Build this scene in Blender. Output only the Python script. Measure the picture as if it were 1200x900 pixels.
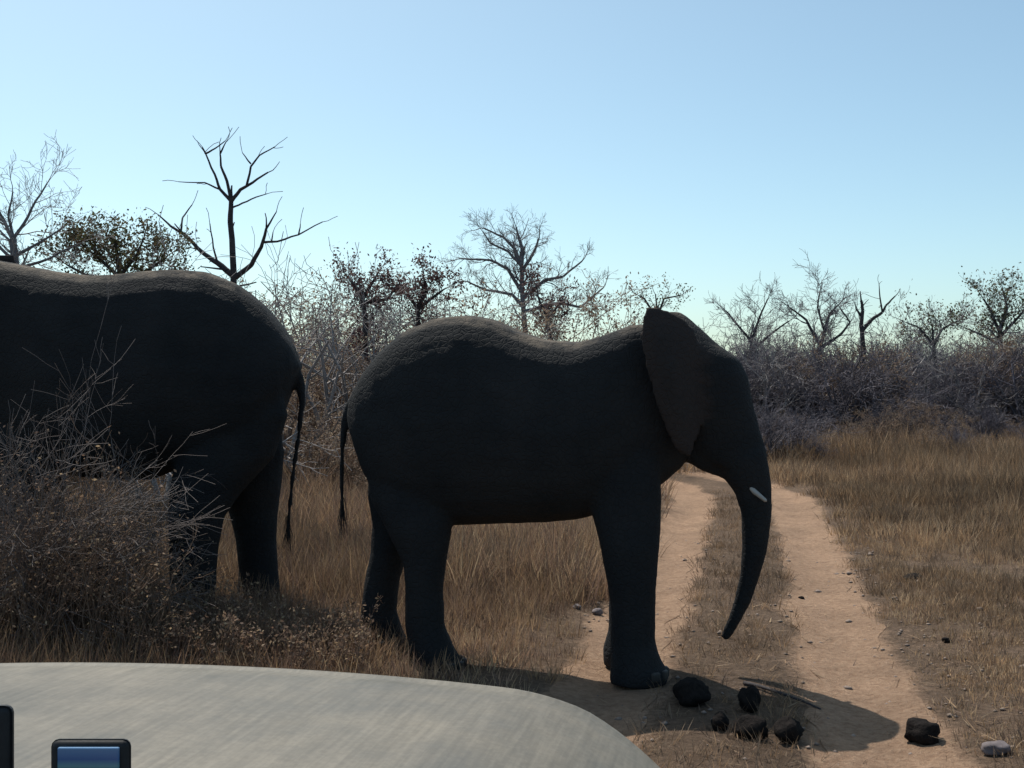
import bpy, math, random
import numpy as np
from mathutils import Vector, Matrix

# ------------------------------------------------------------------ camera, sky, sun
sc = bpy.context.scene
for o in list(bpy.data.objects):
    bpy.data.objects.remove(o)
COL = sc.collection
F, H = 1400.0, 1.78                      # focal length in photo pixels, eye height
cam = bpy.data.cameras.new('camera'); cam.sensor_width = 36; cam.lens = 36 * F / 1200
cam.clip_start = 0.05; cam.clip_end = 3000
cam_o = bpy.data.objects.new('camera', cam); COL.objects.link(cam_o)
cam_o.location = (0, 0, H); cam_o.rotation_euler = (math.radians(90), 0, 0)
sc.camera = cam_o

SUN = Vector((-0.33, 0.53, 1.0)).normalized()
elev = math.asin(SUN.z); azim = math.atan2(SUN.x, SUN.y)
w = bpy.data.worlds.new('World'); sc.world = w; w.use_nodes = True
nt = w.node_tree
sky = nt.nodes.new('ShaderNodeTexSky'); sky.sky_type = 'NISHITA'; sky.sun_disc = False
sky.sun_elevation = elev; sky.sun_rotation = azim
sky.altitude = 900; sky.air_density = 0.8; sky.dust_density = 3.0; sky.ozone_density = 1.5
bg = nt.nodes['Background']; bg.inputs['Strength'].default_value = 0.145
tn = nt.nodes.new('ShaderNodeMix'); tn.data_type = 'RGBA'; tn.blend_type = 'MULTIPLY'; tn.inputs['Factor'].default_value = 1
tn.inputs[7].default_value = (.99, 1.125, .985, 1)          # even white balance of the whole sky
nt.links.new(sky.outputs[0], tn.inputs[6]); nt.links.new(tn.outputs[2], bg.inputs[0])
sl = bpy.data.lights.new('sun', 'SUN'); sl.energy = 4.2; sl.angle = math.radians(0.5); sl.color = (1, 0.95, 0.87)
so = bpy.data.objects.new('sun', sl); COL.objects.link(so)
so.rotation_euler = SUN.to_track_quat('Z', 'Y').to_euler()
sc.view_settings.view_transform = 'Standard'; sc.view_settings.look = 'None'
sc.view_settings.exposure = 0.14; sc.view_settings.gamma = 1
try: sc.view_settings.use_curve_mapping = False
except Exception: pass

rng = np.random.default_rng(7)
random.seed(7)

# ------------------------------------------------------------------ helpers
def P(px, py, Y):                        # photo pixel at a known distance -> point
    return Vector(((px - 600) / F * Y, Y, H - (py - 450) / F * Y))

def mesh_np(name, V, Q, smooth=False, col=None):
    V = np.asarray(V, np.float32).reshape(-1, 3); Q = np.asarray(Q, np.int32)
    k = Q.shape[1]; me = bpy.data.meshes.new(name)
    me.vertices.add(len(V)); me.vertices.foreach_set('co', V.ravel())
    me.loops.add(Q.size); me.loops.foreach_set('vertex_index', Q.ravel())
    me.polygons.add(len(Q))
    me.polygons.foreach_set('loop_start', np.arange(0, Q.size, k, dtype=np.int32))
    me.polygons.foreach_set('loop_total', np.full(len(Q), k, np.int32))
    if smooth: me.polygons.foreach_set('use_smooth', np.ones(len(Q), bool))
    me.update(calc_edges=True); me.validate()
    if col is not None:
        a = me.attributes.new('tint', 'FLOAT_COLOR', 'POINT')
        c = np.ones((len(V), 4), np.float32); c[:, :3] = col; a.data.foreach_set('color', c.ravel())
    return me

def link(name, me, mat=None, parent=None, loc=None):
    o = bpy.data.objects.new(name, me); COL.objects.link(o)
    if mat is not None and me is not None and not me.materials: me.materials.append(mat)
    if parent: o.parent = parent
    if loc is not None: o.location = loc
    return o

def empty(name, loc=(0, 0, 0), rz=0.0):
    o = bpy.data.objects.new(name, None); COL.objects.link(o)
    o.empty_display_size = .2; o.location = loc; o.rotation_euler.z = rz
    return o

def tag(o, label=None, cat=None, group=None, kind=None):
    if label: o['label'] = label
    if cat: o['category'] = cat
    if group: o['group'] = group
    if kind: o['kind'] = kind
    return o

class MB:                                # collects quads/tris/ngons of one mesh
    def __init__(s): s.v = []; s.f = []
    def add(s, vs, fs):
        n = len(s.v); s.v += [tuple(p) for p in vs]; s.f += [tuple(i + n for i in f) for f in fs]
    def rings(s, rings, cap=True, closed=True):
        n = len(rings[0]); vs = [p for r in rings for p in r]; fs = []
        for i in range(len(rings) - 1):
            for j in range(n if closed else n - 1):
                a = i * n + j; b = i * n + (j + 1) % n
                fs.append((a, b, b + n, a + n))
        if cap and closed:
            fs.append(tuple(reversed(range(n)))); fs.append(tuple(range((len(rings) - 1) * n, len(rings) * n)))
        s.add(vs, fs)
    def tube(s, pts, rad, k=8, squash=None):
        pts = [Vector(p) for p in pts]; R = []
        up = Vector((0, 1, 0.01))
        for i, p in enumerate(pts):
            t = (pts[min(i + 1, len(pts) - 1)] - pts[max(i - 1, 0)]).normalized()
            if i == 0:
                a = t.orthogonal().normalized()
            else:
                a = (a - t * a.dot(t)).normalized()
            b = t.cross(a); r = rad[i]
            R.append([p + a * (r * math.cos(2 * math.pi * j / k)) + b * (r * math.sin(2 * math.pi * j / k)) for j in range(k)])
        s.rings(R)
    def box(s, c, d, rot=None, bevel=0.0):
        hx, hy, hz = d[0] / 2, d[1] / 2, d[2] / 2
        if bevel <= 0:
            vs = [Vector((x * hx, y * hy, z * hz)) for x in (-1, 1) for y in (-1, 1) for z in (-1, 1)]
            fs = [(0, 1, 3, 2), (4, 6, 7, 5), (0, 4, 5, 1), (2, 3, 7, 6), (0, 2, 6, 4), (1, 5, 7, 3)]
        else:
            b = bevel; vs = []; fs = []
            import bmesh
            bm = bmesh.new(); bmesh.ops.create_cube(bm, size=1.0)
            for v in bm.verts: v.co = Vector((v.co.x * d[0], v.co.y * d[1], v.co.z * d[2]))
            bmesh.ops.bevel(bm, geom=list(bm.edges), offset=b, segments=3, profile=.5, affect='EDGES')
            bm.verts.index_update(); vs = [v.co.copy() for v in bm.verts]; fs = [tuple(v.index for v in f.verts) for f in bm.faces]; bm.free()
        if rot is not None: vs = [rot @ v for v in vs]
        s.add([Vector(c) + v for v in vs], fs)
    def mesh(s, name, smooth=False):
        me = bpy.data.meshes.new(name); me.from_pydata(s.v, [], s.f); me.update()
        if smooth: me.polygons.foreach_set('use_smooth', [True] * len(me.polygons))
        return me
    def build(s, name, mat, parent=None, smooth=False):
        return link(name, s.mesh(name, smooth), mat, parent)

# ------------------------------------------------------------------ materials
def new_mat(name):
    m = bpy.data.materials.new(name); m.use_nodes = True
    t = m.node_tree; return m, t, t.nodes['Principled BSDF']
def N(t, kind, **kw):
    n = t.nodes.new(kind)
    for k, v in kw.items():
        if k in n.inputs: n.inputs[k].default_value = v
        else: setattr(n, k, v)
    return n
def noise(t, scale, detail=4, rough=.6, vec=None):
    n = N(t, 'ShaderNodeTexNoise', Scale=scale, Detail=detail, Roughness=rough)
    if vec is not None: t.links.new(vec, n.inputs['Vector'])
    return n
def ramp(t, src, stops):
    r = N(t, 'ShaderNodeValToRGB'); e = r.color_ramp.elements
    while len(e) < len(stops): e.new(.5)
    for i, (p, c) in enumerate(stops): e[i].position = p; e[i].color = (*c, 1)
    t.links.new(src, r.inputs[0]); return r
def bump(t, b, src, strength, dist):
    n = N(t, 'ShaderNodeBump', Strength=strength, Distance=dist)
    t.links.new(src, n.inputs['Height']); t.links.new(n.outputs[0], b.inputs['Normal']); return n
def rough_mat(name, c0, c1, scale, rough=.85, bs=.4, bd=.01, spec=.3):
    m, t, b = new_mat(name); tc = N(t, 'ShaderNodeTexCoord')
    n = noise(t, scale, 5, .65, tc.outputs['Object'])
    r = ramp(t, n.outputs[0], [(.3, c0), (.7, c1)])
    t.links.new(r.outputs[0], b.inputs['Base Color']); b.inputs['Roughness'].default_value = rough
    b.inputs['Specular IOR Level'].default_value = spec
    bump(t, b, n.outputs[0], bs, bd); return m
def tint_mat(name, mul=(1, 1, 1), trans=.35, rough=.75):
    m, t, b = new_mat(name)
    a = N(t, 'ShaderNodeAttribute', attribute_name='tint')
    mx = N(t, 'ShaderNodeMix', data_type='RGBA', blend_type='MULTIPLY'); mx.inputs['Factor'].default_value = 1
    t.links.new(a.outputs['Color'], mx.inputs[6]); mx.inputs[7].default_value = (*mul, 1)
    t.links.new(mx.outputs[2], b.inputs['Base Color']); b.inputs['Roughness'].default_value = rough
    b.inputs['Specular IOR Level'].default_value = .25
    if trans > 0:
        tr = N(t, 'ShaderNodeBsdfTranslucent'); t.links.new(mx.outputs[2], tr.inputs['Color'])
        ms = N(t, 'ShaderNodeMixShader'); ms.inputs[0].default_value = trans
        t.links.new(b.outputs[0], ms.inputs[1]); t.links.new(tr.outputs[0], ms.inputs[2])
        t.links.new(ms.outputs[0], t.nodes['Material Output'].inputs['Surface'])
    return m

M_grass = tint_mat('dry_grass_blades')
M_bark = rough_mat('dark_bark', (.035, .03, .032), (.075, .065, .065), 14, .9, .6, .01)
M_greybark = rough_mat('grey_bark', (.10, .092, .098), (.20, .185, .19), 14, .85, .5, .008)
M_twig = rough_mat('grey_twigs', (.13, .12, .13), (.26, .24, .245), 3, .8, 0, .01)
M_paletwig = rough_mat('pale_twigs', (.19, .172, .168), (.33, .30, .29), 3, .8, 0, .01)
M_darktwig = rough_mat('dark_twigs', (.07, .063, .076), (.165, .148, .168), 1.2, .85, 0, .01)
M_browntwig = rough_mat('brown_twigs', (.14, .088, .062), (.28, .185, .125), 2, .85, 0, .01)
M_brush = rough_mat('mauve_grey_twigs', (.10, .082, .078), (.205, .172, .158), 2.5, .85, 0, .01)
M_redleaf = tint_mat('wine_brown_leaves', (1, 1, 1), .3)
M_leaf = tint_mat('olive_leaves', (1, 1, 1), .35)

# ------------------------------------------------------------------ ground
def road_x(Y):
    Y = np.asarray(Y, float)
    return .2 * Y - .1 - .045 * np.clip(Y - 17.5, 0, None) ** 2
def lateral(X, Y): return (np.asarray(X, float) - road_x(Y)) * .98
def wob(x, y):
    return (np.sin(x * 1.3 + .7 * np.sin(y * .9)) + np.sin(y * 1.7 + 1.1 * np.sin(x * .8 + 1)) + .6 * np.sin(x * 3.1 + y * 2.3)) / 2.6
def gh(x, y):
    x = np.asarray(x, float); y = np.asarray(y, float)
    L = lateral(x, y); z = .022 * wob(x * .9, y * .9) + .010 * wob(x * 3.3 + 4, y * 3.1)
    near = np.exp(-np.clip(y - 30, 0, None) / 6)
    rut = np.exp(-(((np.abs(L) - .73) / .30) ** 2) * 1.2)
    bank = 1 / (1 + np.exp(-(np.abs(L) - 1.45) * 6))
    z = z * (1 - .6 * rut * near) - .05 * rut * near + .05 * bank * near
    return z + .15 * wob(x * .06, y * .05) * np.clip((np.hypot(x, y) - 14) / 40, 0, 1)
def rutmask(x, y):
    L = np.abs(np.abs(lateral(x, y)) - .73) + .07 * wob(x * 2.2, y * 1.9) + .04 * wob(x * 6.1, y * 5.3)
    return np.clip(1 - (L - .24) / .16, 0, 1) * (np.asarray(y) < 36)

def axis(parts):
    a = [np.arange(s, e, d) for s, e, d in parts]; return np.concatenate(a)
gx = axis([(-900, -60, 60), (-60, -14, 3), (-14, -4, .4), (-4, 5.5, .09), (5.5, 15, .35), (15, 60, 3), (60, 901, 60)])
gy = axis([(-200, -20, 30), (-20, 3, 1.5), (3, 14, .09), (14, 30, .25), (30, 60, 2), (60, 150, 10), (150, 1251, 100)])
GX, GY = np.meshgrid(gx, gy); GZ = gh(GX, GY)
nx, ny = len(gx), len(gy)
idx = np.arange(nx * ny).reshape(ny, nx)
Q = np.stack([idx[:-1, :-1], idx[:-1, 1:], idx[1:, 1:], idx[1:, :-1]], -1).reshape(-1, 4)
rm = rutmask(GX, GY).ravel()
me = mesh_np('ground', np.stack([GX, GY, GZ], -1), Q, True, np.stack([rm, rm, rm], -1))

def soil_mat():
    m, t, b = new_mat('sandy_soil'); tc = N(t, 'ShaderNodeTexCoord'); ob = tc.outputs['Object']
    a = N(t, 'ShaderNodeAttribute', attribute_name='tint')
    n1 = noise(t, 1.3, 6, .7, ob); n2 = noise(t, 22, 6, .75, ob); n3 = noise(t, 120, 3, .7, ob)
    sand = ramp(t, n2.outputs[0], [(.28, (.27, .165, .105)), (.5, (.41, .268, .178)), (.72, (.54, .37, .255))])
    soil = ramp(t, n2.outputs[0], [(.25, (.085, .058, .042)), (.5, (.165, .112, .077)), (.75, (.26, .182, .125))])
    ms = N(t, 'ShaderNodeMix', data_type='RGBA', blend_type='MIX')
    mask = N(t, 'ShaderNodeMath', operation='MULTIPLY_ADD', use_clamp=True)
    ad = N(t, 'ShaderNodeMath', operation='MULTIPLY_ADD')
    t.links.new(n1.outputs[0], ad.inputs[0]); ad.inputs[1].default_value = 1.2; ad.inputs[2].default_value = -1.15
    ad2 = N(t, 'ShaderNodeMath', operation='MULTIPLY_ADD')
    t.links.new(n2.outputs[0], ad2.inputs[0]); ad2.inputs[1].default_value = .9; t.links.new(ad.outputs[0], ad2.inputs[2])
    t.links.new(a.outputs['Fac'], mask.inputs[0]); mask.inputs[1].default_value = 1.5; t.links.new(ad2.outputs[0], mask.inputs[2])
    t.links.new(mask.outputs[0], ms.inputs['Factor'])
    t.links.new(soil.outputs[0], ms.inputs[6]); t.links.new(sand.outputs[0], ms.inputs[7])
    big = ramp(t, n1.outputs[0], [(.3, (.70, .69, .68)), (.7, (1.12, 1.10, 1.08))])
    mm = N(t, 'ShaderNodeMix', data_type='RGBA', blend_type='MULTIPLY'); mm.inputs['Factor'].default_value = 1
    t.links.new(ms.outputs[2], mm.inputs[6]); t.links.new(big.outputs[0], mm.inputs[7])
    t.links.new(mm.outputs[2], b.inputs['Base Color']); b.inputs['Roughness'].default_value = .95
    b.inputs['Specular IOR Level'].default_value = .15
    s = N(t, 'ShaderNodeMath', operation='MULTIPLY_ADD')
    t.links.new(n3.outputs[0], s.inputs[0]); s.inputs[1].default_value = .35; t.links.new(n2.outputs[0], s.inputs[2])
    bump(t, b, s.outputs[0], 1.0, .045); return m
M_soil = soil_mat()
tag(link('ground', me, M_soil), 'flat sandy ground under dry grass', kind='structure')

# two wheel ruts of the track, each strip a few millimetres above the ground sheet
V = []; Qs = []; cc = []
for side in (-1, 1):
    ys = np.concatenate([np.arange(3.5, 14, .09), np.arange(14, 30, .25)]); ls = np.linspace(-1, 1, 13)
    base = sum(len(v) for v in V)
    Yg, Lg = np.meshgrid(ys, ls, indexing='ij')
    hw = .275 + .04 * np.sin(Yg * 2.1 + side) + .03 * np.sin(Yg * 5.7 + 2 * side) + .02 * np.sin(Yg * 13 + Lg)
    Xg = road_x(Yg) + side * .745 + Lg * hw
    edge = 1 - np.abs(Lg) ** 6
    Zg = gh(Xg, Yg) + .004 + .006 * edge + .008 * np.exp(-((np.abs(Lg) - .45) / .18) ** 2) * 0 + .006 * wob(Xg * 7, Yg * 3)*edge
    V.append(np.stack([Xg, Yg, Zg], -1).reshape(-1, 3))
    i = np.arange(Yg.size).reshape(Yg.shape) + base
    Qs.append(np.stack([i[:-1, :-1], i[:-1, 1:], i[1:, 1:], i[1:, :-1]], -1).reshape(-1, 4))
    c = (.78 + .22 * (1 - np.abs(Lg) ** 3)).ravel(); cc.append(np.stack([c, c, c], -1))
V = np.concatenate(V); me = mesh_np('dirt_track', V, np.concatenate(Qs), True, np.concatenate(cc))
tag(link('dirt_track', me, M_soil), 'sandy two-rut dirt track running away between grass verges', kind='structure')

# ------------------------------------------------------------------ grass
def blades(base, ang, lean, length, width, col, curl=.6):
    n = len(base)
    d = np.stack([np.cos(ang), np.sin(ang), np.zeros(n)], -1)
    s = np.stack([-np.sin(ang), np.cos(ang), np.zeros(n)], -1)
    a2 = rng.uniform(0, 2 * np.pi, n); s = np.stack([np.cos(a2), np.sin(a2), np.zeros(n)], -1)
    up = np.array([0, 0, 1.0])
    L = length[:, None]; l1 = lean[:, None]; l2 = (lean * (1 + curl * rng.uniform(0, 1.6, n)))[:, None]
    p0 = base; p1 = p0 + L * .5 * (d * np.sin(l1) + up * np.cos(l1)); p2 = p1 + L * .5 * (d * np.sin(l2) + up * np.cos(l2))
    wd = width[:, None] * s
    V = np.stack([p0 - wd, p0 + wd, p1 - wd * .75, p1 + wd * .75, p2 - wd * .12, p2 + wd * .12], 1).reshape(-1, 3)
    b = (np.arange(n) * 6)[:, None]
    Q = np.concatenate([b + np.array([[0, 1, 3, 2]]), b + np.array([[2, 3, 5, 4]])], 0)
    C = np.repeat(col, 6, 0)
    return V, Q, C
PAL = np.array([(.38, .25, .145), (.29, .187, .108), (.45, .32, .20), (.20, .132, .085), (.23, .165, .11), (.15, .105, .075)])
BRN = np.array([(.28, .18, .12), (.20, .125, .088), (.34, .23, .15), (.15, .10, .08), (.40, .29, .18), (.23, .16, .12)])
def grass_patch(name, x0, x1, y0, y1, tufts, per, hmin, hmax, width, pal, keep, label, spread=.09, lean=.45, hfun=None):
    tx = rng.uniform(x0, x1, tufts); ty = rng.uniform(y0, y1, tufts)
    k = keep(tx, ty); m = rng.uniform(0, 1, tufts) < k; tx, ty = tx[m], ty[m]
    n = len(tx)
    ts = rng.uniform(.55, 1.0, n); tc = pal[rng.integers(0, len(pal), n)] * rng.uniform(.75, 1.2, n)[:, None]
    if hfun is not None: ts = ts * hfun(tx, ty)
    tc = tc * (.68 + .62 * patchn(tx + 5, ty + 2, .45))[:, None]
    ts = ts * (.72 + .45 * patchn(tx + 9, ty, .7))
    X = np.repeat(tx, per); Y = np.repeat(ty, per); S = np.repeat(ts, per); Cc = np.repeat(tc, per, 0)
    nb = len(X); r = spread * np.sqrt(rng.uniform(0, 1, nb)); a = rng.uniform(0, 2 * np.pi, nb)
    X = X + r * np.cos(a); Y = Y + r * np.sin(a)
    base = np.stack([X, Y, gh(X, Y) - .01], -1)
    ln = rng.uniform(.1, 1, nb) ** .7 * lean * (0.5 + r / spread) ; le = rng.uniform(hmin, hmax, nb) * S
    C = Cc * rng.uniform(.8, 1.2, nb)[:, None]
    wd = width * rng.uniform(.6, 1.3, nb)
    V, Q, C = blades(base, a + rng.normal(0, .5, nb), ln, le, wd, np.clip(C, 0, 1))
    o = link(name, mesh_np(name, V, Q, False, C), M_grass); tag(o, label, 'grass', kind='stuff'); return o
def infov(x, y, m=2.0): return (np.abs(x) < y * .7 + m)
def off_ruts(x, y, a=.8): return 1 - .99 * rutmask(x + .10 * wob(x * 9, y * 8), y) ** a
patchn = lambda x, y, s: np.clip(.5 + .75 * wob(x * s + 3, y * s + 1) + .35 * wob(x * s * 2.7, y * s * 2.9), 0, 1)

K = lambda f: (lambda x, y: f(x, y) * infov(x, y) * off_ruts(x, y))
verge_r = lambda x, y: np.clip((lateral(x, y) - 1.0 + .2 * wob(x * 1.9, y * 1.4)) / .55, 0, 1)
verge_l = lambda x, y: np.clip((-lateral(x, y) - 1.0 + .3 * wob(x * 1.7, y * 1.5)) / .6, 0, 1)
rf = lambda x, y: np.clip(.35 + (lateral(x, y) - 1) * .22, .3, 1) * np.clip(.45 + (y - 6) * .06, .5, 1.2) * (.7 + .5 * patchn(x, y, .8))
grass_patch('dry_grass', .8, 8, 4.5, 13, 15000, 18, .12, .42, .0028, PAL, K(lambda x, y: verge_r(x, y) * (.12 + .88 * patchn(x, y, 1.1))), 'short straw-brown grass on the verge right of the track', hfun=rf)
grass_patch('dry_grass', 2, 18, 13, 24, 12000, 18, .25, .6, .005, PAL, K(lambda x, y: verge_r(x, y) * (.4 + .6 * patchn(x, y, .6))), 'golden brown grass beyond the stony verge right of the track', .15, hfun=rf)
grass_patch('dry_grass', -4, 34, 24, 46, 10000, 16, .35, .8, .010, PAL, lambda x, y: infov(x, y) * (.35 + .65 * patchn(x, y, .4)) * ((x > 2) | (y < 32)), 'distant tawny grass running up to the grey thicket', .3)
grass_patch('dry_grass', .3, 5, 4.5, 20, 6000, 15, .05, .17, .0026, PAL[[1, 3, 4, 5]], K(lambda x, y: (np.abs(lateral(x, y)) < .46) * (.3 + .7 * patchn(x, y, 1.4))), 'short grey-brown grass on the middle strip between the ruts', .07, .8)
lf = lambda x, y: np.clip(.32 + (-lateral(x, y) - 1.2) * .25, .25, 1.0)
grass_patch('dry_grass', -7.5, 3, 4.2, 10, 8600, 18, .2, .62, .003, np.concatenate([BRN, PAL[[0, 1, 3]]]), K(lambda x, y: verge_l(x, y)), 'brown knee-high grass around the feet of the two elephants', .1, hfun=lf)
grass_patch('dry_grass', -13, 3, 9.5, 17, 7600, 18, .25, .6, .005, np.concatenate([BRN, PAL[[0, 1, 3, 4]]]), K(lambda x, y: verge_l(x, y)), 'tan grass on the slope behind the elephants', .15)
grass_patch('dry_grass', -20, 6, 17, 28, 7200, 16, .4, .9, .009, np.concatenate([BRN, PAL[[1, 3]]]), K(lambda x, y: verge_l(x, y)), 'tall brown grass below the bushes behind the elephants', .25)

# straw and leaf litter lying flat, on the ruts too
n = 16000; X = rng.uniform(-1.5, 7, n); Y = rng.uniform(4.8, 15, n); kk = rng.uniform(0, 1, n) < (.10 + .9 * (1 - rutmask(X, Y))) * (.25 + .75 * patchn(X, Y, 1.6)); X, Y = X[kk], Y[kk]; n = len(X)
V, Q, C = blades(np.stack([X, Y, gh(X, Y) + .012], -1), rng.uniform(0, 6.28, n), rng.uniform(1.35, 1.52, n), rng.uniform(.03, .16, n), rng.uniform(.0015, .005, n), np.concatenate([PAL, BRN])[rng.integers(0, 12, n)] * rng.uniform(.6, 1.2, n)[:, None], .0)
tag(link('straw_litter', mesh_np('straw_litter', V, Q, False, C), M_grass), 'loose straw and leaf litter lying over the sand and verges', 'litter', kind='stuff')
# pebbles on the verge
n = 2600; X = rng.uniform(.5, 6, n); Y = rng.uniform(5, 14, n)
k = (np.abs(lateral(X, Y)) < 2.3) & (rng.uniform(0, 1, n) < .28 + .6 * np.exp(-((np.abs(lateral(X, Y)) - 1.25) / .3) ** 2)); X, Y = X[k], Y[k]; n = len(X)
oct_v = np.array([(1, 0, 0), (0, 1, 0), (-1, 0, 0), (0, -1, 0), (0, 0, 1), (0, 0, -1)], float)
oct_f = np.array([(0, 1, 4), (1, 2, 4), (2, 3, 4), (3, 0, 4), (1, 0, 5), (2, 1, 5), (3, 2, 5), (0, 3, 5)])
sz = rng.uniform(.006, .02, n) * np.where(rng.uniform(0, 1, n) < .06, 2, 1)
V = oct_v[None] * sz[:, None, None] * rng.uniform(.6, 1.3, (n, 6, 1)) * np.array([1.2, 1.0, .6])
ang = rng.uniform(0, 6.28, n); c, s = np.cos(ang)[:, None], np.sin(ang)[:, None]
V = np.stack([V[..., 0] * c - V[..., 1] * s, V[..., 0] * s + V[..., 1] * c, V[..., 2]], -1) + np.stack([X, Y, gh(X, Y) + sz * .3], -1)[:, None]
Ft = (np.arange(n)[:, None, None] * 6 + oct_f[None]).reshape(-1, 3)
M_peb = rough_mat('pebble_grey', (.12, .09, .075), (.36, .28, .23), 9, .9)
tag(link('pebbles', mesh_np('pebbles', V, Ft), M_peb), 'loose pebbles and grit along the edges of the track', 'gravel', kind='stuff')

# ------------------------------------------------------------------ branching plants
def seg_mesh(name, segs, k=3, mat=None):
    S = np.array(segs, np.float64)           # p0 p1 r0 r1
    p0, p1, r0, r1 = S[:, :3], S[:, 3:6], S[:, 6], S[:, 7]
    t = p1 - p0; t /= np.maximum(np.linalg.norm(t, axis=1, keepdims=True), 1e-9)
    ref = np.where(np.abs(t[:, 2:3]) > .9, np.array([[1., 0, 0]]), np.array([[0, 0, 1.]]))
    a = np.cross(t, ref); a /= np.linalg.norm(a, axis=1, keepdims=True); b = np.cross(t, a)
    th = np.arange(k) * 2 * np.pi / k
    ring = a[:, None] * np.cos(th)[None, :, None] + b[:, None] * np.sin(th)[None, :, None]
    V = np.concatenate([p0[:, None] + ring * r0[:, None, None], p1[:, None] + ring * r1[:, None, None]], 1).reshape(-1, 3)
    j = np.arange(k); q = np.stack([j, (j + 1) % k, (j + 1) % k + k, j + k], -1)
    Q = (np.arange(len(S))[:, None, None] * 2 * k + q[None]).reshape(-1, 4)
    return mesh_np(name, V, Q, k > 3)

def rvec(s=1.0): return Vector((random.gauss(0, s), random.gauss(0, s), random.gauss(0, s)))
def grow(segs, tips, p, d, L, r, lev, nseg=4, kids=(3, 5), ang=.75, wig=.16, lift=.05, ratio=.62, rr=.55, minr=.0015, start=.25, big=None, biglev=99):
    d = d.normalized(); pts = [p.copy()]; rad = [r]
    n = max(2, nseg if lev > 0 else nseg - 1)
    for i in range(n):
        d = (d + rvec(wig) + Vector((0, 0, lift))).normalized(); q = p + d * (L / n)
        r2 = max(minr, r * (1 - .55 * (i + 1) / n)); r1 = max(minr, r * (1 - .55 * i / n))
        (big if (big is not None and lev >= biglev) else segs).append((*p, *q, r1, r2)); p = q; pts.append(p.copy()); rad.append(r2)
    tips.append((p.copy(), d.copy()))
    if lev <= 0: return
    for c in range(random.randint(*kids)):
        f = start + (1 - start) * (c + random.random()) / max(1, kids[1]) if True else 1
        f = min(.99, start + (1 - start) * random.random())
        i = int(f * n); fr = f * n - i; b = pts[i].lerp(pts[i + 1], fr)
        dd = (pts[i + 1] - pts[i]).normalized(); o = rvec().cross(dd)
        if o.length < 1e-4: continue
        o.normalize(); a = ang * random.uniform(.6, 1.3)
        nd = dd * math.cos(a) + o * math.sin(a)
        grow(segs, tips, b, nd, L * ratio * random.uniform(.7, 1.2), max(minr, (rad[i] * (1 - fr) + rad[i + 1] * fr) * rr), lev - 1, nseg, kids, ang, wig, lift, ratio, rr, minr, start, big, biglev)

def leaf_mesh(name, tips, per, size, pal, spread):
    n = len(tips) * per
    T = np.array([tuple(t[0]) for t in tips]); T = np.repeat(T, per, 0) + rng.normal(0, spread, (n, 3))
    a = rng.normal(0, 1, (n, 3)); a /= np.linalg.norm(a, axis=1, keepdims=True)
    b = np.cross(a, rng.normal(0, 1, (n, 3))); b /= np.linalg.norm(b, axis=1, keepdims=True)
    s = (size * rng.uniform(.5, 1.3, n))[:, None]
    V = np.stack([T - a * s, T + b * s * .5, T + a * s, T - b * s * .5], 1).reshape(-1, 3)
    Q = np.arange(n * 4).reshape(-1, 4); C = np.repeat(pal[rng.integers(0, len(pal), n)] * rng.uniform(.7, 1.25, n)[:, None], 4, 0)
    return mesh_np(name, V, Q, False, C)
RED = np.array([(.09, .045, .045), (.13, .06, .055), (.06, .04, .045), (.15, .09, .07)])
OLV = np.array([(.08, .085, .035), (.12, .115, .05), (.06, .06, .03), (.15, .12, .06), (.10, .07, .045)])
TAN = np.array([(.30, .22, .15), (.22, .16, .12), (.38, .30, .22), (.17, .12, .10)])

def plant(name, label, cat, loc, segs, tips, twigmat, barkmat=None, big=None, leaves=None, group=None, leafmat=None):
    r = empty(name, loc); tag(r, label, cat, group)
    if big: link('trunk', seg_mesh('trunk', big, 7), barkmat or twigmat, r)
    if segs: link('crown' if big else 'branches', seg_mesh('crown', segs, 3), twigmat, r)
    if leaves: link('foliage', leaf_mesh('foliage', tips, *leaves), leafmat or M_leaf, r)
    return r
def copy_tree(o, parent=None):
    c = o.copy(); COL.objects.link(c); c.parent = parent
    for ch in o.children: copy_tree(ch, c)
    return c

# --- the thicket: grey thorn shrubs in prototypes, then copied
def shrub_proto(seed, h, stems, lev, mat, label, group, name='thorn_shrub', leaves=None, wide=.7, minr=.004, kids=(3, 5), leafmat=None, start=.25):
    random.seed(seed); segs = []; tips = []
    for i in range(stems):
        a = random.uniform(0, 6.283); d = Vector((math.cos(a) * wide * random.random(), math.sin(a) * wide * random.random(), 1))
        grow(segs, tips, Vector((math.cos(a) * .12, math.sin(a) * .12, -.05)), d, h * random.uniform(.55, .8), .014 * h, lev, 4, kids, .8, .2, .04, .55, .6, minr, start)
    return plant(name, label, 'shrub', (0, 0, 0), segs, tips, mat, leaves=leaves, group=group, leafmat=leafmat)
protos = [shrub_proto(100 + i, 3.0, 12, 3, M_darktwig, 'bare dark grey thorn shrub in the thicket behind the golden grass', 'thorn shrubs of the thicket', minr=.006, wide=1.1, start=.06, kids=(4, 6)) for i in range(4)]
used = [False] * 4
def place(lst, used, i, x, y, s, label=None, group=None):
    k = i % len(lst); o = lst[k] if not used[k] else copy_tree(lst[k]); used[k] = True
    o.location = (x, y, float(gh(x, y))); o.rotation_euler = (0, 0, random.uniform(0, 6.28)); o.scale = (s * random.uniform(.95, 1.25),) * 2 + (s,)
    if label: o['label'] = label
    if group: o['group'] = group
    return o
random.seed(3)
i = 0
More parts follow.
